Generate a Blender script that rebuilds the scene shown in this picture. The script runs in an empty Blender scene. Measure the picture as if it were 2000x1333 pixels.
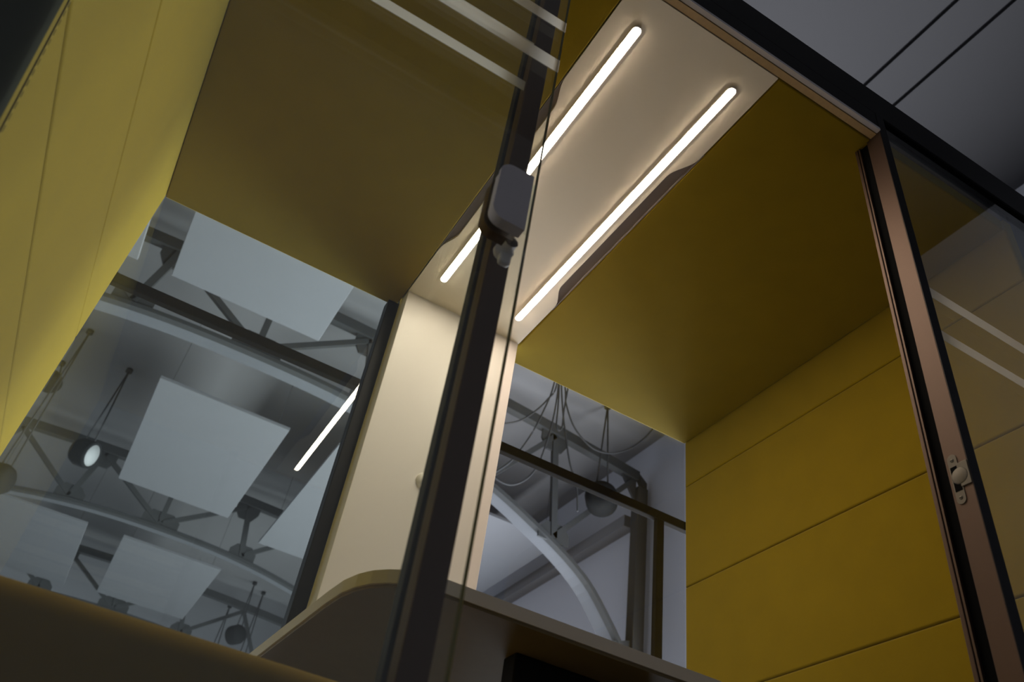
import bpy, bmesh, math, random
from mathutils import Vector, Matrix
random.seed(4)
S = bpy.context.scene
C = S.collection
CZ = 0.24                      # camera height above the hall floor; pod floor top at 0.12

# ---------------------------------------------------------------- camera
cd = bpy.data.cameras.new('camera'); cam = bpy.data.objects.new('camera', cd); C.objects.link(cam)
R = Matrix(((0.8572727139765717, -0.4153992225680148, -0.304182477735211),
            (-0.497648978335771, -0.5170452147846851, -0.6964264069014205),
            (0.13201889346834622, 0.7484034552019041, -0.6499717532395124)))
cam.matrix_world = Matrix.Translation((0, 0, CZ)) @ R.to_4x4()
cd.sensor_width = 36; cd.lens = 1625.56 / 2000 * 36; cd.clip_start = 0.02; cd.clip_end = 200
cd.dof.use_dof = True; cd.dof.focus_distance = 2.2; cd.dof.aperture_fstop = 5.6
S.camera = cam
# ---------------------------------------------------------------- world, view
W = bpy.data.worlds.new('world'); S.world = W; W.use_nodes = True
bg = W.node_tree.nodes['Background']; bg.inputs[0].default_value = (0.66, 0.70, 0.82, 1); bg.inputs[1].default_value = 2.4
S.view_settings.view_transform = 'Standard'; S.view_settings.look = 'None'
S.view_settings.exposure = 0.0; S.view_settings.gamma = 1; S.view_settings.use_curve_mapping = False
LAMP = 62.0
def window_light(x, y, z, w, h, watts, name):
    L = bpy.data.lights.new(name, 'AREA'); L.shape = 'RECTANGLE'; L.size = h; L.size_y = w; L.energy = watts; L.color = (0.93, 0.95, 1.0)
    o = bpy.data.objects.new(name, L); C.objects.link(o); o.location = (x, y, z + CZ); o.rotation_euler = (0, math.radians(90), 0)
for wy, watts in ((4.6, 1600), (8.6, 900), (12.6, 420), (16.6, 350)):   # daylight from the tall windows low in the hall's right wall
    window_light(6.24, wy, 1.75, 3.6, 3.0, watts, 'window_daylight')
S.cycles.max_bounces = 14; S.cycles.diffuse_bounces = 6; S.cycles.glossy_bounces = 6
S.cycles.transparent_max_bounces = 16

# ---------------------------------------------------------------- materials
def principled(name, col, rough=0.6, metal=0.0, spec=0.5, sheen=0.0, noise=0.0, nscale=60, bump=0.0, bscale=600, coat=0.0):
    m = bpy.data.materials.new(name); m.use_nodes = True
    nt = m.node_tree; p = nt.nodes['Principled BSDF']
    p.inputs['Base Color'].default_value = (*col, 1); p.inputs['Roughness'].default_value = rough
    p.inputs['Metallic'].default_value = metal; p.inputs['Specular IOR Level'].default_value = spec
    p.inputs['Sheen Weight'].default_value = sheen; p.inputs['Sheen Tint'].default_value = (1, .88, .45, 1); p.inputs['Sheen Roughness'].default_value = .5; p.inputs['Coat Weight'].default_value = coat
    tc = nt.nodes.new('ShaderNodeTexCoord')
    if noise:
        n = nt.nodes.new('ShaderNodeTexNoise'); n.inputs['Scale'].default_value = nscale; n.inputs['Detail'].default_value = 6
        nt.links.new(tc.outputs['Object'], n.inputs['Vector'])
        mp = nt.nodes.new('ShaderNodeMapRange'); mp.inputs['To Min'].default_value = 1 - noise; mp.inputs['To Max'].default_value = 1 + noise
        nt.links.new(n.outputs['Fac'], mp.inputs['Value'])
        mx = nt.nodes.new('ShaderNodeVectorMath'); mx.operation = 'SCALE'; mx.inputs[0].default_value = col
        nt.links.new(mp.outputs['Result'], mx.inputs['Scale']); nt.links.new(mx.outputs['Vector'], p.inputs['Base Color'])
    if bump:
        n = nt.nodes.new('ShaderNodeTexNoise'); n.inputs['Scale'].default_value = bscale; n.inputs['Detail'].default_value = 3
        nt.links.new(tc.outputs['Object'], n.inputs['Vector'])
        b = nt.nodes.new('ShaderNodeBump'); b.inputs['Strength'].default_value = bump; b.inputs['Distance'].default_value = 0.001
        nt.links.new(n.outputs['Fac'], b.inputs['Height']); nt.links.new(b.outputs['Normal'], p.inputs['Normal'])
    return m

def glass(name, tint=(0.95, 0.97, 0.955), f0=0.04):
    m = bpy.data.materials.new(name); m.use_nodes = True; nt = m.node_tree; nt.nodes.clear(); N = nt.nodes.new; L = nt.links.new
    out = N('ShaderNodeOutputMaterial'); tr = N('ShaderNodeBsdfTransparent'); gl = N('ShaderNodeBsdfGlossy'); mix = N('ShaderNodeMixShader')
    tr.inputs[0].default_value = (*tint, 1); gl.inputs['Roughness'].default_value = 0.0; gl.inputs['Color'].default_value = (1, 1, 1, 1)
    g = N('ShaderNodeNewGeometry'); d = N('ShaderNodeVectorMath'); d.operation = 'DOT_PRODUCT'
    L(g.outputs['Incoming'], d.inputs[0]); L(g.outputs['Normal'], d.inputs[1])
    a = N('ShaderNodeMath'); a.operation = 'ABSOLUTE'; L(d.outputs['Value'], a.inputs[0])
    s = N('ShaderNodeMath'); s.operation = 'SUBTRACT'; s.inputs[0].default_value = 1; L(a.outputs[0], s.inputs[1])
    pw = N('ShaderNodeMath'); pw.operation = 'POWER'; L(s.outputs[0], pw.inputs[0]); pw.inputs[1].default_value = 5
    ma = N('ShaderNodeMath'); ma.operation = 'MULTIPLY_ADD'; L(pw.outputs[0], ma.inputs[0]); ma.inputs[1].default_value = 1 - f0; ma.inputs[2].default_value = f0
    L(ma.outputs[0], mix.inputs[0]); L(tr.outputs[0], mix.inputs[1]); L(gl.outputs[0], mix.inputs[2]); L(mix.outputs[0], out.inputs[0])
    return m

def frosted(name, col, cover):
    m = bpy.data.materials.new(name); m.use_nodes = True; nt = m.node_tree; nt.nodes.clear(); N = nt.nodes.new; L = nt.links.new
    out = N('ShaderNodeOutputMaterial'); tr = N('ShaderNodeBsdfTransparent'); tl = N('ShaderNodeBsdfTranslucent'); df = N('ShaderNodeBsdfDiffuse')
    tl.inputs[0].default_value = (*col, 1); df.inputs[0].default_value = (*col, 1)
    m1 = N('ShaderNodeMixShader'); m1.inputs[0].default_value = 0.3; L(tl.outputs[0], m1.inputs[1]); L(df.outputs[0], m1.inputs[2])
    m2 = N('ShaderNodeMixShader'); m2.inputs[0].default_value = cover; L(tr.outputs[0], m2.inputs[1]); L(m1.outputs[0], m2.inputs[2])
    L(m2.outputs[0], out.inputs[0]); return m

def emit(name, col, st):
    m = bpy.data.materials.new(name); m.use_nodes = True; nt = m.node_tree; nt.nodes.clear()
    o = nt.nodes.new('ShaderNodeOutputMaterial'); e = nt.nodes.new('ShaderNodeEmission')
    e.inputs[0].default_value = (*col, 1); e.inputs[1].default_value = st; nt.links.new(e.outputs[0], o.inputs[0]); return m

M = dict(
    felt=principled('yellow_felt', (0.226, 0.150, 0.002), 0.95, spec=0.06, sheen=0.36, noise=0.10, nscale=9, bump=0.35, bscale=900),
    felt_shaded=principled('shaded_felt', (0.035, 0.038, 0.025), 0.9, spec=0.2, bump=0.3),  # felt darkened for the shade on the left wall's padded return
    seat=principled('mustard_upholstery', (0.25, 0.15, 0.006), 0.95, spec=0.15, sheen=0.3, noise=0.12, nscale=20, bump=0.5, bscale=700),
    lam=principled('warm_white_laminate', (0.84, 0.80, 0.78), 0.45, spec=0.4, noise=0.01, bump=0.05, bscale=1500),
    lam_bounce=principled('laminate_bounce_tint', (0.82, 0.74, 0.60), 0.5, spec=0.35, noise=0.01, bump=0.05, bscale=1500),  # column laminate tinted for yellow light bounced up onto the strip
    bead=principled('oak_lipping', (0.50, 0.34, 0.16), 0.5, noise=0.15, nscale=80),
    edge=principled('table_laminate_edge', (0.72, 0.67, 0.58), 0.4, spec=0.5, noise=0.03),
    under=principled('table_underside', (0.24, 0.18, 0.09), 0.6, spec=0.3, noise=0.08, nscale=30),
    bronze=principled('anodised_bronze', (0.10, 0.060, 0.041), 0.5, metal=0.6, noise=0.04, nscale=120),
    black=principled('black_aluminium', (0.007, 0.006, 0.006), 0.5, spec=0.2),
    groove=principled('rubber_gasket', (0.004, 0.004, 0.004), 0.9, spec=0.05),
    cavity=principled('vent_cavity', (0.22, 0.18, 0.16), 0.8),
    steel=principled('satin_steel', (0.62, 0.58, 0.585), 0.5, metal=0.0, noise=0.03, nscale=200),
    steel_dull=principled('dull_strike_steel', (0.13, 0.11, 0.08), 0.55, metal=0.3, noise=0.1, nscale=200),
    white=principled('white_plastic', (0.8, 0.78, 0.74), 0.3),
    glass=glass('clear_glass'), gedge=principled('green_glass_edge', (0.02, 0.035, 0.028), 0.3, spec=0.3),
    bglass=glass('back_window_glass', (0.94, 0.96, 0.97), 0.05),
    frost=frosted('frosted_film', (0.80, 0.76, 0.72), 0.42),
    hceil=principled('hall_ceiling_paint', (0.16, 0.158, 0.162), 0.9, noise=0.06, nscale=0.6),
    hwall=principled('hall_wall_paint', (0.42, 0.42, 0.44), 0.9, noise=0.08, nscale=0.8),
    hceil2=principled('hall_ceiling_dim', (0.034, 0.034, 0.037), 0.9, noise=0.04, nscale=1),  # hall ceiling darkened in colour so the front bay reads dimmer
    hdark=principled('dark_added_wall', (0.05, 0.05, 0.052), 0.9),  # for the unseen walls added to keep light off the pod front
    hfloor=principled('hall_concrete', (0.10, 0.10, 0.105), 0.7, noise=0.12, nscale=1.5),
    panel=principled('white_acoustic_board', (0.145, 0.148, 0.158), 0.9, noise=0.03, nscale=3),
    tsteel=principled('grey_painted_steel', (0.038, 0.040, 0.041), 0.8, spec=0.2, noise=0.12, nscale=8),
    tpale=principled('pale_arch_cladding', (0.115, 0.12, 0.13), 0.8, spec=0.1, noise=0.10, nscale=2),
    gap=principled('ceiling_joint', (0.05, 0.05, 0.055), 0.9),
    pend=principled('pendant_black', (0.010, 0.011, 0.012), 0.8, spec=0.1),
    lens=principled('pendant_lens', (0.30, 0.31, 0.31), 0.6),
    cable=principled('cable_grey', (0.035, 0.036, 0.038), 0.9, spec=0.05),
    bar=principled('matt_dark_bar', (0.012, 0.011, 0.011), 0.85, spec=0.05),
    shell=principled('pod_outer_shell', (0.06, 0.06, 0.062), 0.6),
    podfloor=principled('pod_carpet', (0.06, 0.06, 0.065), 0.95, bump=0.4, bscale=300),
    led=emit('led_diffuser', (1.0, 0.83, 0.65), LAMP),
    stitch=principled('stitch_thread', (0.05, 0.045, 0.015), 0.9),
)

# ---------------------------------------------------------------- mesh helpers (all coordinates relative to camera height)
class MB:
    def __init__(s): s.bm = bmesh.new(); s.mi = {}; s.mats = []
    def mat(s, m):
        if m not in s.mi: s.mi[m] = len(s.mats); s.mats.append(m)
        return s.mi[m]
    def box(s, a, b, m, bev=0.0, seg=3, edges=None):
        r = bmesh.ops.create_cube(s.bm, size=1.0); vs = r['verts']
        for v in vs:
            v.co = Vector([(a[i] + b[i]) / 2 + v.co[i] * (b[i] - a[i]) for i in range(3)])
        i = s.mat(m); fs = set(f for v in vs for f in v.link_faces)
        for f in fs: f.material_index = i
        if bev:
            es = set(e for v in vs for e in v.link_edges)
            if edges: es = [e for e in es if edges((e.verts[0].co + e.verts[1].co) / 2)]
            bmesh.ops.bevel(s.bm, geom=list(es), offset=bev, segments=seg, profile=0.5, affect='EDGES', material=i)
        return s
    def beam(s, p, q, w, h, m, up=(0, 1, 0)):
        """box along p-q; w across in direction 'up', h in the third"""
        p = Vector(p); q = Vector(q); d = (q - p).normalized(); u = Vector(up); u = (u - d * u.dot(d)).normalized(); t = d.cross(u)
        vs = [s.bm.verts.new(c + u * (a * w / 2) + t * (b * h / 2)) for c in (p, q) for a, b in ((-1, -1), (1, -1), (1, 1), (-1, 1))]
        i = s.mat(m)
        for f in ((0, 1, 2, 3), (7, 6, 5, 4), (0, 4, 5, 1), (1, 5, 6, 2), (2, 6, 7, 3), (3, 7, 4, 0)):
            s.bm.faces.new([vs[k] for k in f]).material_index = i
        return s
    def prism(s, pts, axis, a, b, m, cap=None):
        """polygon pts (2D in the other two axes, in axis order) extruded along axis from a to b"""
        def P(u, v, w):
            c = [0, 0, 0]; o = [k for k in range(3) if k != axis]; c[o[0]] = u; c[o[1]] = v; c[axis] = w; return c
        lo = [s.bm.verts.new(P(u, v, a)) for u, v in pts]; hi = [s.bm.verts.new(P(u, v, b)) for u, v in pts]
        i = s.mat(m); j = s.mat(cap) if cap else i
        n = len(pts); s.bm.faces.new(lo).material_index = j; s.bm.faces.new(hi[::-1]).material_index = i
        for k in range(n):
            s.bm.faces.new([lo[k], lo[(k + 1) % n], hi[(k + 1) % n], hi[k]]).material_index = i
        return s
    def tube(s, pts, r, m, seg=8):
        i = s.mat(m); rings = []
        pts = [Vector(p) for p in pts]
        ref = Vector((0, 0, 1))
        for k, p in enumerate(pts):
            d = (pts[min(k + 1, len(pts) - 1)] - pts[max(k - 1, 0)]).normalized()
            rf = ref if abs(d.dot(ref)) < 0.95 else Vector((1, 0, 0))
            u = d.cross(rf).normalized(); v = d.cross(u)
            rings.append([s.bm.verts.new(p + (u * math.cos(t) + v * math.sin(t)) * r) for t in [2 * math.pi * q / seg for q in range(seg)]])
        for A, B in zip(rings, rings[1:]):
            for q in range(seg):
                f = s.bm.faces.new([A[q], A[(q + 1) % seg], B[(q + 1) % seg], B[q]]); f.material_index = i; f.smooth = True
        s.bm.faces.new(rings[0][::-1]).material_index = i; s.bm.faces.new(rings[-1]).material_index = i
        return s
    def lathe(s, prof, c, d, m, seg=32, smooth=True):
        """prof = (radius, height along d) list"""
        i = s.mat(m); c = Vector(c); d = Vector(d).normalized(); rf = Vector((0, 0, 1)) if abs(d.z) < 0.9 else Vector((1, 0, 0))
        u = d.cross(rf).normalized(); v = d.cross(u); rings = []
        for r, h in prof:
            if r < 1e-6: rings.append([s.bm.verts.new(c + d * h)]); continue
            rings.append([s.bm.verts.new(c + d * h + (u * math.cos(t) + v * math.sin(t)) * r) for t in [2 * math.pi * q / seg for q in range(seg)]])
        for A, B in zip(rings, rings[1:]):
            for q in range(seg):
                w = [A[q % len(A)], A[(q + 1) % len(A)], B[(q + 1) % len(B)], B[q % len(B)]]
                w = [x for k, x in enumerate(w) if x not in w[:k]]
                if len(w) > 2:
                    f = s.bm.faces.new(w); f.material_index = i; f.smooth = smooth
        return s
    def build(s, name, parent=None, origin=None, normals=True):
        bmesh.ops.translate(s.bm, verts=s.bm.verts, vec=(0, 0, CZ))
        if normals: bmesh.ops.recalc_face_normals(s.bm, faces=s.bm.faces)
        if parent is not None:
            base = Vector(parent['_o']); off = base
        else:
            if origin is None:
                xs = [v.co for v in s.bm.verts]
                off = Vector((sum(v.x for v in xs) / len(xs), sum(v.y for v in xs) / len(xs), min(v.z for v in xs)))
            else: off = Vector(origin) + Vector((0, 0, CZ))
        bmesh.ops.translate(s.bm, verts=s.bm.verts, vec=-off)
        me = bpy.data.meshes.new(name); s.bm.to_mesh(me); s.bm.free()
        for m in s.mats: me.materials.append(M[m])
        o = bpy.data.objects.new(name, me); C.objects.link(o)
        if parent is not None:
            o.parent = parent; o['_o'] = parent['_o']
        else:
            o.location = off; o['_o'] = list(off)
        return o

def empty(name, loc):
    o = bpy.data.objects.new(name, None); C.objects.link(o); o.empty_display_size = 0.1
    o.location = (loc[0], loc[1], loc[2] + CZ); o['_o'] = list(o.location); return o

def tag(o, label=None, cat=None, group=None, kind=None):
    if label: o['label'] = label
    if cat: o['category'] = cat
    if group: o['group'] = group
    if kind: o['kind'] = kind
    return o

def arc(cx, cy, r, a0, a1, n=8):
    return [(cx + r * math.cos(math.radians(a0 + (a1 - a0) * k / n)), cy + r * math.sin(math.radians(a0 + (a1 - a0) * k / n))) for k in range(n + 1)]

# ================================================================ POD SHELL (structure)
XL, XR, YF, YB, ZT, ZF = -0.345, 1.825, 0.772, 2.25, 2.0, -0.12
tag(MB().box((XL - .10, YF - .01, -0.24), (XR + .30, YB + .06, ZF), 'podfloor').build('floor_pod'), kind='structure')

def padded_wall(name, inner, outer, zs):
    mb = MB()
    lo, hi = min(inner, outer), max(inner, outer)
    shell_in = inner + (0.035 if outer > inner else -0.035)
    for z0, z1 in zip(zs, zs[1:]):
        a = (min(inner, shell_in), 0.80, z0 + .0009); b = (max(inner, shell_in), YB - .002, z1 - .0009)
        f = (lambda c: abs(c.x - inner) < 1e-4)
        mb.box(a, b, 'felt', bev=0.007, seg=4, edges=f)
    mb.box((min(shell_in, outer), 0.803, ZF), (max(shell_in, outer), YB + .03, 2.20), 'shell')
    o = mb.build(name); return tag(o, kind='structure')
wl = padded_wall('wall_left', XL, XL - .12, [ZF, 0.124, 0.541, 0.957, 1.372, 2.045])
wr = padded_wall('wall_right', XR, XR + .30, [ZF, 0.124, 0.541, 0.957, 1.372, 1.793, 2.045])

# outer roof of the pod
tag(MB().box((XL, YF + .03, 2.06), (XR, YB + .03, 2.22), 'shell').box((XL, YF + .03, 2.045), (XR, YB - .02, 2.06), 'cavity').build('ceiling_pod'), kind='structure')

# ---- ceiling: centre strip with the two vent notches, and a trim strip along the front
SX0, SX1, SY0, SY1 = 0.508, 0.964, 0.806, 2.142
def notch(x, d, y0, y1, ramp=0.10):
    """points along an edge at x (d = inward depth, signed) from y0 to y1"""
    out = []
    for k in range(9):
        t = k / 8; e = t * t * (3 - 2 * t); out.append((x + d * e, y0 + ramp * t))
    for k in range(9):
        t = 1 - k / 8; e = t * t * (3 - 2 * t); out.append((x + d * e, y1 - ramp * t))
    return out
pts = [(SX0, SY0)] + [(SX1, SY0)] + notch(SX1, -0.037, 1.12, 1.89) + [(SX1, SY1), (SX0, SY1)] + notch(SX0, 0.026, 1.12, 1.89)[::-1]
strip = MB().prism(pts, 2, ZT, ZT + .045, 'lam_bounce').build('ceiling_strip')
tag(strip, 'warm white ceiling strip between two yellow felt panels, carrying both light bars', 'ceiling strip')
for a, b in ((SX1 - .045, SX1 + .003), (SX0 - .002, SX0 + .034)):
    MB().box((a, 1.10, ZT + .010), (b, 1.91, ZT + .016), 'cavity').box((SX1 + .0008 if a > .8 else SX0 - .0022, 1.10, ZT + .0006), (SX1 + .0034 if a > .8 else SX0 - .0006, 1.91, ZT + .012), 'cavity').build('vent_slot_shade', strip)  # dark plate and lip stand in for the shaded depth of the slot
tag(MB().box((0.295, YF + .012, 2.001), (1.31, 0.803, 2.03), 'bead').build('trim_1'), kind='structure')

# ---- felt ceiling panels
def felt_panel(x0, x1, label):
    o = MB().box((x0, 0.806, ZT), (x1, YB - .001, ZT + .044), 'felt', bev=0.004, seg=2, edges=lambda c: c.z < ZT + .01).build('ceiling_panel')
    tag(o, label, 'ceiling panel', 'felt ceiling panels inside the booth'); return o
felt_panel(XL + .001, SX0 - .003, 'olive yellow felt ceiling panel seen through the glass, left of the light bars')
felt_panel(SX1 + .004, XR - .001, 'olive yellow felt ceiling panel right of the light bars')

# ---- light bars
def light_bar(x, y0, y1, label):
    e = empty('light_bar', (x, (y0 + y1) / 2, ZT)); tag(e, label, 'ceiling light', 'light bars in the booth ceiling')
    w = 0.0112
    p = arc(x, y1 - w, w, 0, 180, 10) + arc(x, y0 + w, w, 180, 360, 10)
    MB().prism([(u, v) for u, v in arc(x, y1 - w, w - .0003, 0, 180, 10) + arc(x, y0 + w, w - .0003, 180, 360, 10)], 2, ZT - .0071, ZT - .0008, 'led').build('diffuser', e)
    p2 = arc(x, y1 - w, w + .0022, 0, 180, 10) + arc(x, y0 + w, w + .0022, 180, 360, 10)
    hb = MB(); n_ = len(p)
    ri = [[hb.bm.verts.new((u, v, zz)) for u, v in q] for q, zz in ((p, ZT - .0060), (p2, ZT - .0056), (p2, ZT))]
    for A, B in zip(ri, ri[1:]):
        for k in range(n_): hb.bm.faces.new([A[k], A[(k + 1) % n_], B[(k + 1) % n_], B[k]])
    hb.mat('lam'); hb.bm.faces.new(ri[2]); hb.build('housing', e)
light_bar(0.584, 0.893, 2.018, 'glowing white light bar crossed by the glass door edge, left of the pair')
light_bar(0.890, 0.890, 2.026, 'glowing white light bar beside the right felt panel, unbroken from end to end')

# ---- back window: frame, mullions, glass
e = empty('window_1', (0.74, YB, ZF)); tag(e, kind='structure')
fr = MB()
fr.box((XL, YB - .012, ZF), (XR, YB + .028, ZF + .06), 'black')
fr.box((XL, YB - .0005, ZT + .036), (XR, YB + .028, ZT + .06), 'black')
fr.build('frame', e)
MB().box((0.470, YB - .022, ZF + .06), (0.512, YB + .028, ZT + .004), 'black', bev=.003).build('mullion', e)
MB().box((0.962, YB - .022, ZF + .06), (1.000, YB + .028, ZT + .004), 'black', bev=.003).build('mullion', e)
MB().box((XL, YB, ZF + .06), (0.470, YB + .006, ZT + .036), 'bglass').build('pane', e)
MB().box((1.000, YB, ZF + .06), (XR, YB + .006, ZT + .036), 'bglass').build('pane', e)

# ---- white column between the panes
e = empty('wall_column', (0.74, 2.19, ZF)); tag(e, 'warm white flat column between the two back window panes', 'column')
MB().box((0.510, 2.142, ZF), (0.962, 2.228, ZT + .04), 'lam', bev=.002, seg=2).build('panel', e)
tag(MB().lathe([(0.027, 0), (0.027, .006), (0.024, .012), (0.016, .016), (0, .018)], (0.726, 2.142, 1.305), (0, -1, 0), 'white', 36).build('round_button', e), 'small round white button')

# ================================================================ FRONT: frame, posts, head
e = empty('door_1', (0.8, YF, ZF)); tag(e, kind='structure')
hd = MB()
hd.box((XL - .10, YF, 2.085), (XR + .30, YF + .030, 2.215), 'black', bev=.003)
hd.box((0.27, YF, 2.012), (1.32, YF + .012, 2.085), 'black')
hd.box((XL - .10, YF + .001, 2.075), (0.27, YF + .026, 2.085), 'groove')
hd.box((1.32, YF + .001, 2.075), (XR + .30, YF + .026, 2.085), 'groove')
hd.build('head_beam', e)
MB().box((0.313, YF - .003, 2.003), (1.29, YF + .010, 2.013), 'steel').build('head_seal', e)
# left post: front face, side with a glazing groove
pl = MB()
pl.box((0.279, YF, ZF), (0.313, 0.797, 2.085), 'bronze', bev=.0015, seg=2)
pl.box((0.284, 0.797, ZF), (0.313, 0.813, 2.085), 'groove')
pl.box((0.279, 0.813, ZF), (0.313, 0.833, 2.085), 'black', bev=.0015, seg=2)
pl.build('post', e)
# right post: front, bronze reveal, groove, inner nose
pr = MB()
pr.box((1.290, YF, ZF), (1.318, 0.817, 2.085), 'bronze', bev=.0015, seg=2)
pr.box((1.296, 0.817, ZF), (1.318, 0.841, 2.085), 'groove')
pr.box((1.289, 0.841, ZF), (1.318, 0.845, 2.085), 'bronze')
pr.box((1.292, 0.845, ZF), (1.318, 0.848, 2.085), 'black')
pr.box((1.289, 0.848, ZF), (1.318, 0.857, 2.085), 'bronze', bev=.0015, seg=2)
pr.box((1.2895, YF - .0012, ZF), (1.318, YF, 2.085), 'black')
post = pr.build('post', e)
# strike plate on the bronze reveal
SPX = 1.290
sp = MB()
def stad(y, z0, z1, r, n=10):
    return [(y + r * math.cos(t), z1 - r + r * math.sin(t)) for t in [math.pi * k / n for k in range(n + 1)]] + \
           [(y + r * math.cos(t), z0 + r + r * math.sin(t)) for t in [math.pi + math.pi * k / n for k in range(n + 1)]]
outer = stad(0.801, 0.872, 0.978, 0.0095)
sp.prism(outer, 0, SPX - .0016, SPX, 'steel_dull')
sp.box((SPX - .0022, 0.7935, 0.899), (SPX - .0015, 0.808, 0.951), 'groove')
for zc in (0.965, 0.885):
    sp.lathe([(0.0042, 0), (0.0035, .0008), (0, .0008)], (SPX - .0016, 0.801, zc), (-1, 0, 0), 'steel_dull', 16)
    sp.box((SPX - .0027, 0.798, zc - .0005), (SPX - .0023, 0.804, zc + .0005), 'groove')
sp.box((SPX - .0024, 0.7725, 0.905), (SPX - .0005, 0.7945, 0.955), 'steel_dull', bev=.0009, seg=2)
sp.lathe([(0.0, 0), (0.017, 0), (0.017, .0022), (0.015, .0032), (0, .0032)], (SPX, 0.7925, 0.928), (-1, 0, 0), 'steel_dull', 32)
tag(sp.build('strike_plate', post), 'dull steel strike plate with rounded ends')

def pane_front(name, x0, x1):
    e = empty(name, ((x0 + x1) / 2, YF + .008, ZF)); tag(e, kind='structure')
    MB().box((x0, YF + .008, ZF), (x1, YF + .018, 2.085), 'glass').build('pane', e)
    for z0, z1 in ((1.280, 1.308), (1.408, 1.440)):
        MB().box((x0, YF + .0065, z0), (x1, YF + .0075, z1), 'frost').build('frosted_stripe', e)
pane_front('window_2', XL - .06, 0.281)
pane_front('window_3', 1.316, XR + .28)

# upholstered end of the left wall, its shade painted as dark felt, stitched edge
en = MB()
prof = [(-0.60, 1.6), (-0.455, 1.6), (-0.2275, 0.26), (-0.20, 0.10), (-0.20, ZF), (-0.60, ZF)]
def slant(z): return -0.337 - (z - 0.907) * 0.17
N = 24; i_ = en.mat('felt_shaded'); j_ = en.mat('felt')
cols = []
for k in range(N + 1):
    z = 0.40 + (1.25 - 0.40) * k / N; x = slant(z)
    row = []
    for a in range(9):
        t = a / 8 * math.pi / 2
        row.append(en.bm.verts.new((x - 0.03 + 0.03 * math.sin(t), 0.770 + 0.028 - 0.028 * math.cos(t) - .0, z)))
    row.insert(0, en.bm.verts.new((x - 0.30, 0.770, z)))
    row.append(en.bm.verts.new((x, 0.812, z)))
    cols.append(row)
for A, B in zip(cols, cols[1:]):
    for q in range(len(A) - 1):
        f = en.bm.faces.new([A[q], A[q + 1], B[q + 1], B[q]]); f.material_index = i_ if q < 7 else j_; f.smooth = True
endp = en.build('padded_edge', wl)
endp['label'] = 'padded front edge coloured dark for its shade, with a stitched seam'
st = MB()
for k in range(40):
    z = 0.42 + k * 0.02; x = slant(z)
    st.beam((x + .0008, 0.806, z), (slant(z + .012) + .0008, 0.806, z + .012), .0006, .0006, 'stitch')
st.tube([(slant(z) + .0004, 0.797, z) for z in (0.41, 0.8, 1.24)], .0009, 'groove'); st.build('stitching', endp)

# ================================================================ SLIDING DOOR LEAF (open, in front of the left pane)
D0, D1 = 0.705, 0.715
e = empty('sliding_door', (-0.2, D0, ZF)); tag(e, 'clear glass door leaf slid open over the left pane, with green edge and lock', 'door')
dp = MB(); dp.box((-0.72, D0, ZF + .02), (0.305, D1, 2.14), 'glass')
dp.bm.faces.ensure_lookup_table(); gi = dp.mat('gedge')
for f in dp.bm.faces:
    if abs(f.calc_center_median().x - 0.305) < 1e-4: f.material_index = gi
dp.build('pane', e)
for z0, z1 in ((1.259, 1.296), (1.392, 1.424)):
    MB().box((-0.72, D0 - .0018, z0), (0.3045, D0 - .0008, z1), 'frost').build('frosted_stripe', e)
MB().box((-0.74, D0 - .012, 2.11), (0.303, D1 + .012, 2.17), 'black', bev=.003).build('hanging_rail', e)
# lock: rounded outer plate, body and inner plate
def rplate(x0, x1, z0, z1, r):
    return [(x1, z0), (x1, z1)] + arc(x0 + r, z1 - r, r, 90, 180, 8) + arc(x0 + r, z0 + r, r, 180, 270, 8)
lk = MB()
lk.prism(rplate(0.238, 0.289, 0.829, 0.943, .020), 1, 0.684, 0.690, 'steel')
lo_ = lk.build('lock', e)
tag(lo_, 'grey steel lock plate with rounded corners')
lb = MB(); lb.prism(rplate(0.240, 0.290, 0.832, 0.942, .019), 1, 0.6915, D0 - .001, 'steel'); lb.build('lock_body', lo_)
lc = MB(); lc.prism(rplate(0.240, 0.288, 0.836, 0.944, .019), 1, D1 + .001, D1 + .018, 'bronze'); lc.build('inner_plate', lo_)
kn = MB()
kn.lathe([(0.010, 0), (0.010, .016), (0.014, .018), (0.014, .028), (0.012, .031), (0, .031)], (0.289, D1 + .006, 0.840), (0, 1, 0), 'steel', 28)
kn.box((0.282, D1 + .020, 0.812), (0.300, D1 + .032, 0.842), 'steel', bev=.005, seg=4)
kn.build('thumb_turn', lo_)
fp = MB(); fp.box((0.2905, D0 - .0035, 0.845), (0.3035, D0 - .0005, 0.950), 'glass'); 
fp.box((0.2905, D0 - .004, 0.838), (0.292, D0 - .0005, 0.948), 'steel'); fp.build('edge_guard', lo_)

# ================================================================ TABLE
TT, TB = 0.620, 0.592
tp = [(0.519, 1.286), (0.480, 1.293), (0.446, 1.308), (0.425, 1.327), (0.405, 1.353), (0.390, 1.388), (0.380, 1.434), (0.375, 1.507), (0.357, 2.05), (0.354, 2.135)]
XE = 1.25
poly = [(XE - .12, 1.286)] + tp + [(XE + .04, 2.135), (XE + .03, 1.50)] + arc(XE - .12, 1.286 + .14, .14, 10, -80, 6)[:-1]
e = empty('table', (0.8, 1.7, ZF)); tag(e, 'laminate table with rounded corners standing against the white column', 'table')
t = MB(); t.prism(poly, 2, TB + .002, TT - .001, 'edge')
t.build('table_top', e)
t = MB()
ins = [(x + (0.004 if x < .8 else -.004), y + (.004 if y < 2 else 0)) for x, y in poly]
t.prism(ins, 2, TB - .004, TB + .002, 'under'); tag(t.build('underside', e), 'brown underside board')
t = MB(); t.prism(ins, 2, TT - .001, TT + .0005, 'lam'); t.build('top_laminate', e)
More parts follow.
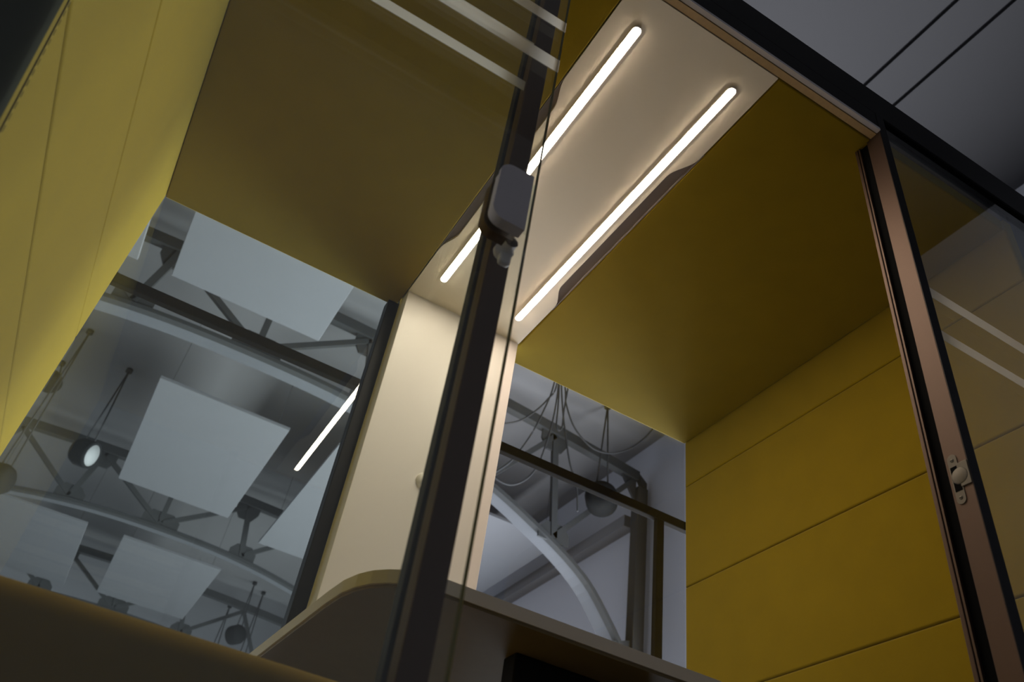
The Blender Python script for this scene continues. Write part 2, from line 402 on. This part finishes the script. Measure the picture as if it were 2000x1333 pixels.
t = MB(); t.box((0.735, 1.405, ZF + .012), (1.06, 1.455, TB - .004), 'black', bev=.004); t.box((0.62, 1.38, ZF), (1.18, 2.0, ZF + .012), 'black', bev=.003); t.build('leg', e)

# ================================================================ BENCH
e = empty('bench_seat', (0, 1.65, ZF)); tag(e, 'mustard upholstered bench seat beside the left wall, its rounded end towards the door', 'bench')
bs = MB()
bs.box((XL + .012, 1.060, 0.02), (0.385, 2.20, 0.340), 'seat', bev=.035, seg=8)
for f in bs.bm.faces: f.smooth = True
bs.build('seat', e)
MB().box((XL + .03, 1.11, ZF), (0.33, 2.18, 0.022), 'black').build('plinth', e)

# ================================================================ HALL (structure)
GZ = -0.24
tag(MB().box((-14, -8, GZ - .2), (6.3, 30, GZ), 'hfloor').build('floor'), kind='structure')
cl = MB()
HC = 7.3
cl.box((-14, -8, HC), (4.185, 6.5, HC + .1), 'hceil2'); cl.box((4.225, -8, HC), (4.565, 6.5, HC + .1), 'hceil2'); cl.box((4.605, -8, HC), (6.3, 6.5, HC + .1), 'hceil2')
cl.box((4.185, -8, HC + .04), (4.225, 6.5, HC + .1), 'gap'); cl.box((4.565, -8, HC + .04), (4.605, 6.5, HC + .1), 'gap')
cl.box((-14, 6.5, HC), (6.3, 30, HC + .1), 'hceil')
tag(cl.build('ceiling'), kind='structure')
e = empty('wall_right_hall', (6.4, 10, GZ)); tag(e, kind='structure')
wm = MB(); wy0 = -8
for wy in (4.6, 8.6, 12.6, 16.6):
    wm.box((6.3, wy0, GZ), (6.5, wy - 1.85, HC), 'hwall'); wm.box((6.3, wy - 1.85, GZ), (6.5, wy + 1.85, .2), 'hwall'); wm.box((6.3, wy - 1.85, 3.3), (6.5, wy + 1.85, HC), 'hwall'); wy0 = wy + 1.85
wm.box((6.3, wy0, GZ), (6.5, 30, HC), 'hwall'); wm.build('wall_surface', e)
for wy in (4.6, 8.6, 12.6, 16.6):
    fm = MB()
    for a, b in ((-1.85, -1.78), (-.03, .03), (1.78, 1.85)): fm.box((6.36, wy + a, .2), (6.42, wy + b, 3.3), 'tsteel')
    for a, b in ((.2, .27), (1.7, 1.76), (3.23, 3.3)): fm.box((6.36, wy - 1.85, a), (6.42, wy + 1.85, b), 'tsteel')
    fm.build('window_frame', e)
tag(MB().box((-14, -3.7, GZ), (6.5, -3.5, HC), 'hdark').build('added_wall_back'), kind='structure')  # unseen wall added behind the camera to darken reflections in the glass
tag(MB().box((-5.2, 1.0, GZ), (-5, 6.5, HC), 'hdark').build('added_wall_left'), kind='structure')  # unseen wall piece added to hold back daylight from the left
tag(MB().box((6.12, 8.9, 6.0), (6.3, 30, 6.18), 'hceil').build('trim_2'), kind='structure')

# ---- roof trusses
AX = 0.45
BU = [(0, 6.0), (1.0, 5.975), (1.9, 5.88), (2.6, 5.75), (3.2, 5.62), (3.6, 5.48), (4.0, 5.30), (4.5, 5.05), (4.9, 4.78), (5.2, 4.45), (5.45, 4.12), (5.62, 3.80), (5.69, 3.5)]
def botz(x):
    u = abs(x - AX)
    for (a, za), (b, zb) in zip(BU, BU[1:]):
        if a <= u <= b: return za + (zb - za) * (u - a) / (b - a)
    return BU[-1][1]
def topz(x): return 6.92 - 0.36 * ((x - AX) / 5.6) ** 2
def smooth_arch(n=60):
    # resample piecewise points with Catmull-Rom
    P = [(-u, z) for u, z in BU[:0:-1]] + BU
    P = [Vector((a, b)) for a, b in P]; out = []
    for k in range(len(P) - 1):
        p0, p1, p2, p3 = P[max(k - 1, 0)], P[k], P[k + 1], P[min(k + 2, len(P) - 1)]
        for q in range(4):
            t = q / 4
            out.append(0.5 * ((2 * p1) + (p2 - p0) * t + (2 * p0 - 5 * p1 + 4 * p2 - p3) * t * t + (3 * p1 - p0 - 3 * p2 + p3) * t ** 3))
    out.append(P[-1]); return [(AX + v.x, v.y) for v in out]
ARCH = smooth_arch()
def ribbon(mb, line, y0, y1, th, m):
    i = mb.mat(m); rows = []
    for k, (x, z) in enumerate(line):
        a = line[max(k - 1, 0)]; b = line[min(k + 1, len(line) - 1)]
        n = Vector((-(b[1] - a[1]), b[0] - a[0])).normalized()
        q = []
        for y, s in ((y0, 0), (y1, 0), (y1, 1), (y0, 1)):
            q.append(mb.bm.verts.new((x + n.x * th * s, y, z + n.y * th * s)))
        rows.append(q)
    for A, B in zip(rows, rows[1:]):
        for q in range(4):
            mb.bm.faces.new([A[q], A[(q + 1) % 4], B[(q + 1) % 4], B[q]]).material_index = i
    mb.bm.faces.new(rows[0]).material_index = i; mb.bm.faces.new(rows[-1][::-1]).material_index = i

def hexgusset(mb, x, z, w, h, y, m, top=False):
    s = -1 if top else 1
    pts = [(x - w / 2, z - s * .06), (x + w / 2, z - s * .06), (x + w / 2, z + s * h * .45), (x + w * .28, z + s * h), (x - w * .28, z + s * h), (x - w / 2, z + s * h * .45)]
    mb.prism(pts, 1, y - .015, y + .015, m)

def truss(Y, label):
    e = empty('roof_truss', (AX, Y, GZ)); tag(e, label, 'roof truss', 'steel roof trusses of the hall')
    mb = MB(); ribbon(mb, [(x, z - .06) for x, z in ARCH], Y - .05, Y + .05, .055, 'tsteel'); mb.build('arched_chord', e)
    mb = MB(); ribbon(mb, [(x, z + .0) for x, z in ARCH], Y + .05, Y + .34, .05, 'tpale')
    tag(mb.build('arch_cladding', e), 'pale cladding behind the arched chord')
    top = [(AX - 5.62 + 11.24 * k / 24, topz(AX - 5.62 + 11.24 * k / 24)) for k in range(25)]
    mb = MB(); ribbon(mb, top, Y - .06, Y + .06, .15, 'tsteel'); mb.build('top_chord', e)
    for s in (-1, 1):
        x = AX + s * 5.69
        mb = MB(); mb.box((x - .085, Y - .08, GZ), (x + .085, Y + .08, topz(x) - .1), 'tsteel')
        mb.prism([(x - s * .085, 6.6), (x - s * .35, 6.62), (x - s * .085, 6.2)], 1, Y - .02, Y + .02, 'tsteel')
        mb.prism([(x - s * .085, 4.2), (x - s * .35, 4.12), (x - s * .085, 3.5)], 1, Y - .02, Y + .02, 'tsteel')
        mb.prism([(x + s * .085, 6.57), (x + s * .085, 6.40), (x - s * .1, 6.72)], 1, Y - .05, Y + .05, 'tsteel')
        mb.build('column', e)
    tn = [-5.6, -3.75, -2.15, -0.82, 1.75, 3.05, 4.65]; bn = [-3.9, -2.7, -1.02, 0.45, 1.92, 3.5, 4.8]
    def mem(x0, z0, x1, z1, w=.075):
        MB().beam((x0, Y, z0), (x1, Y, z1), .06, w, 'tsteel').build('brace', e)
    for a, b in ((-3.75, -3.9), (-0.82, -1.02), (1.75, 1.92), (4.65, 4.8)): mem(a, topz(a), b, botz(b) + .04, .09)
    mem(.45, topz(.45), .45, botz(.45) + .05, .08)
    for a, b in ((-0.82, .42), (1.75, .48), (-2.15, -1.02), (3.05, 1.92), (-2.15, -2.85), (3.05, 3.75), (-3.75, -2.85), (4.65, 3.75), (6.0, 4.8), (-5.1, -3.9)):
        mem(a, topz(a) - .02, b, botz(b) + .06)
    for x in (-3.75, -0.82, 1.75, 4.65):
        mb = MB(); hexgusset(mb, x, topz(x), .42, .27, Y, 'tsteel', True); mb.build('gusset', e)
    for x in (-3.9, -1.02, .45, 1.92, 4.8):
        mb = MB(); hexgusset(mb, x, botz(x) + .05, .46 if abs(x - .45) > .1 else .62, .20, Y, 'tsteel'); mb.build('gusset', e)
truss(8.57, 'nearest arched grey steel truss, just under the felt ceiling panels in the glass')
truss(14.35, 'middle arched grey steel truss, behind the pendant with the white disc')
truss(19.2, 'farthest arched grey steel truss, low above the mustard bench')

# ---- suspended ceiling panels
def hang(x0, x1, y0, y1, label, z=6.02):
    e = empty('suspended_panel', ((x0 + x1) / 2, (y0 + y1) / 2, z)); tag(e, label, 'suspended panel', 'white panels hung under the hall ceiling')
    MB().box((x0, y0, z), (x1, y1, z + .05), 'panel', bev=.006, seg=2).build('board', e)
    for x in (x0 + .15, x1 - .15):
        for y in (y0 + .2, y1 - .2):
            MB().tube([(x, y, z + .05), (x, y, HC)], .003, 'cable', 6).build('suspension_wire', e)
hang(-0.73, 1.02, 4.60, 7.90, 'white square panel nearest the booth, cut off by the felt ceiling panel')
hang(-2.9, -1.11, 4.60, 7.90, 'white panel sliver showing beside the left wall at its top corner')
hang(-0.43, 1.35, 9.98, 13.2, 'white square panel in the middle of the left pane, left of the reflected light bar')
hang(2.02, 3.75, 9.85, 13.7, 'white panel behind the reflected light bar, half hidden by the dark mullion')
hang(4.05, 5.74, 10.05, 13.6, 'white panel in the right pane, between column and truss arch')
hang(0.02, 1.80, 15.35, 18.5, 'white square panel right of centre in the low far row, over the bench')
hang(-2.4, -0.60, 15.35, 18.7, 'white square panel at the left end of the low far row')

# ---- pendants
def pendant(x, y, z, r, label, lens=(0.55, -0.55, -0.62), tilt=True, spread=.16, ztop=HC, dbl=True):
    e = empty('pendant_lamp', (x, y, z)); tag(e, label, 'pendant lamp', 'black pendant lamps in the hall')
    d = Vector(lens).normalized(); h = r * .75
    prof = [(0, -h), (r * .55, -h), (r * .85, -h * .8), (r, -h * .35), (r, h * .75), (r * .97, h)]
    MB().lathe(prof + [(r * .80, h), (r * .80, h * .9)], (x, y, z), d, 'pend', 40).build('lamp_shade', e)
    MB().lathe([(0, h * .93), (r * .80, h * .93), (r * .80, h * .88), (0, h * .88)], (x, y, z), d, 'lens', 40).build('lens', e)
    u = d.cross(Vector((0, 0, 1))).normalized()
    for s in (-1, 1):
        p = Vector((x, y, z)) + u * s * spread * r / .2 * .8
        MB().tube([p, (x, y, ztop)], .012, 'cable', 8).build('cable', e)
    MB().lathe([(0, 0), (.05, 0), (.05, .06), (0, .06)], (x, y, ztop - .06), (0, 0, 1), 'pend', 20).build('ceiling_rose', e)
pendant(-0.97, 12.2, 5.75, .20, 'black pendant lamp with a visible white disc, left of the middle panel', lens=(.88, -.46, -.22))
pendant(-1.66, 11.6, 4.74, .20, 'black pendant lamp cut off at the left edge of the picture', lens=(-.8, .5, .1), spread=.12)
pendant(-1.93, 12.75, 6.90, .17, 'black pendant lamp close to the ceiling, peeping out beside the left wall', lens=(-.2, .5, .5))
pendant(2.98, 18.6, 6.10, .20, 'small black pendant lamp seen far off, just above the table edge', lens=(-.5, .75, -.1), spread=.1)
pendant(5.22, 8.15, 5.76, .215, 'black pendant lamp behind the dark bar in the right pane', lens=(.62, .78, .05), spread=.10)

for rx, rz, lab in ((0.397, 2.80, 'thin-cabled pendant lamp far off, its ceiling rose just right of the low far panel'), (0.452, 2.60, 'thin-cabled pendant lamp far off, hanging close to the dark mullion')):
    pendant(rx * HC, rz * HC, 0.262 * rz * HC, .20, lab, lens=(-.5, .75, -.1), spread=.16)

# ---- loose cable loops in the right pane
def px(X, Z, Y=7.6): return (X * Y, Y, Z * Y)
def bez(P, n=10):
    P = [Vector(p) for p in P]; out = []
    for k in range(len(P) - 1):
        p0, p1, p2, p3 = P[max(k - 1, 0)], P[k], P[k + 1], P[min(k + 2, len(P) - 1)]
        for q in range(n):
            t = q / n
            out.append(0.5 * ((2 * p1) + (p2 - p0) * t + (2 * p0 - 5 * p1 + 4 * p2 - p3) * t * t + (3 * p1 - p0 - 3 * p2 + p3) * t ** 3))
    out.append(P[-1]); return out
def ray(x, y, Y=7.6):
    v = Matrix(R) @ Vector(((x - 1000) / 1625.56, -(y - 666.5) / 1625.56, -1)); return v * (Y / v.y)
HOOK = ray(1094, 700)
HOOK = Vector((HOOK.x, 7.6, HC))
cb = empty('cable_bundle', (HOOK.x, 7.6, HC)); tag(cb, 'bundle of loose thin cables looping down from one ceiling hook in the right pane', 'cables')
MB().lathe([(0, 0), (.05, 0), (.05, .05), (0, .05)], (HOOK.x, 7.6, HC - .05), (0, 0, 1), 'cable', 20).build('hook', cb)
def loop(pp, label):
    pts = [ray(*p) for p in pp]
    pts = [HOOK] + pts
    MB().tube(bez(pts, 8), .011, 'cable', 8).build('cable', cb)
loop([(1104, 760), (1106, 790), (1120, 832), (1142, 862), (1165, 880), (1195, 886), (1228, 878), (1252, 862), (1272, 842), (1330, 770)], 'thin cable swagging in a wide bow to the right, above the pendant')
loop([(1086, 757), (1070, 780), (1050, 800), (1020, 820), (985, 828), (940, 826)], 'thin cable drooping leftwards to the white column from the hook')
loop([(1090, 760), (1080, 820), (1064, 875), (1050, 910), (1030, 935), (1005, 947), (985, 945), (960, 930)], 'thin cable in a long narrow loop reaching lowest at the left')
loop([(1080, 758), (1063, 800), (1040, 845), (1012, 885), (990, 908), (955, 930)], 'thin cable slanting straight down to the left, across the dark bar')
loop([(1091, 780), (1088, 815), (1087, 832), (1092, 841), (1098, 834), (1102, 800), (1110, 755)], 'short tight cable loop right under the hook')
loop([(1097, 765), (1100, 810), (1106, 860), (1113, 905), (1122, 935), (1127, 960), (1128, 1000)], 'thin cable slanting down to the right behind the dark bar')

# ---- dark frame standing behind the pod
e = empty('partition_frame', (1.0, 2.95, GZ)); tag(e, 'dark metal partition frame with a level top bar, standing behind the booth', 'frame')
MB().box((-1.6, 2.93, 2.092), (3.3, 2.965, 2.140), 'bar', bev=.004).build('top_bar', e)
for x in (-1.85, 1.05, 2.232, 3.25):
    MB().box((x - .021, 2.932, GZ), (x + .021, 2.963, 2.092), 'bar', bev=.003).build('post', e)
for o in list(bpy.data.objects):
    if '_o' in o: del o['_o']
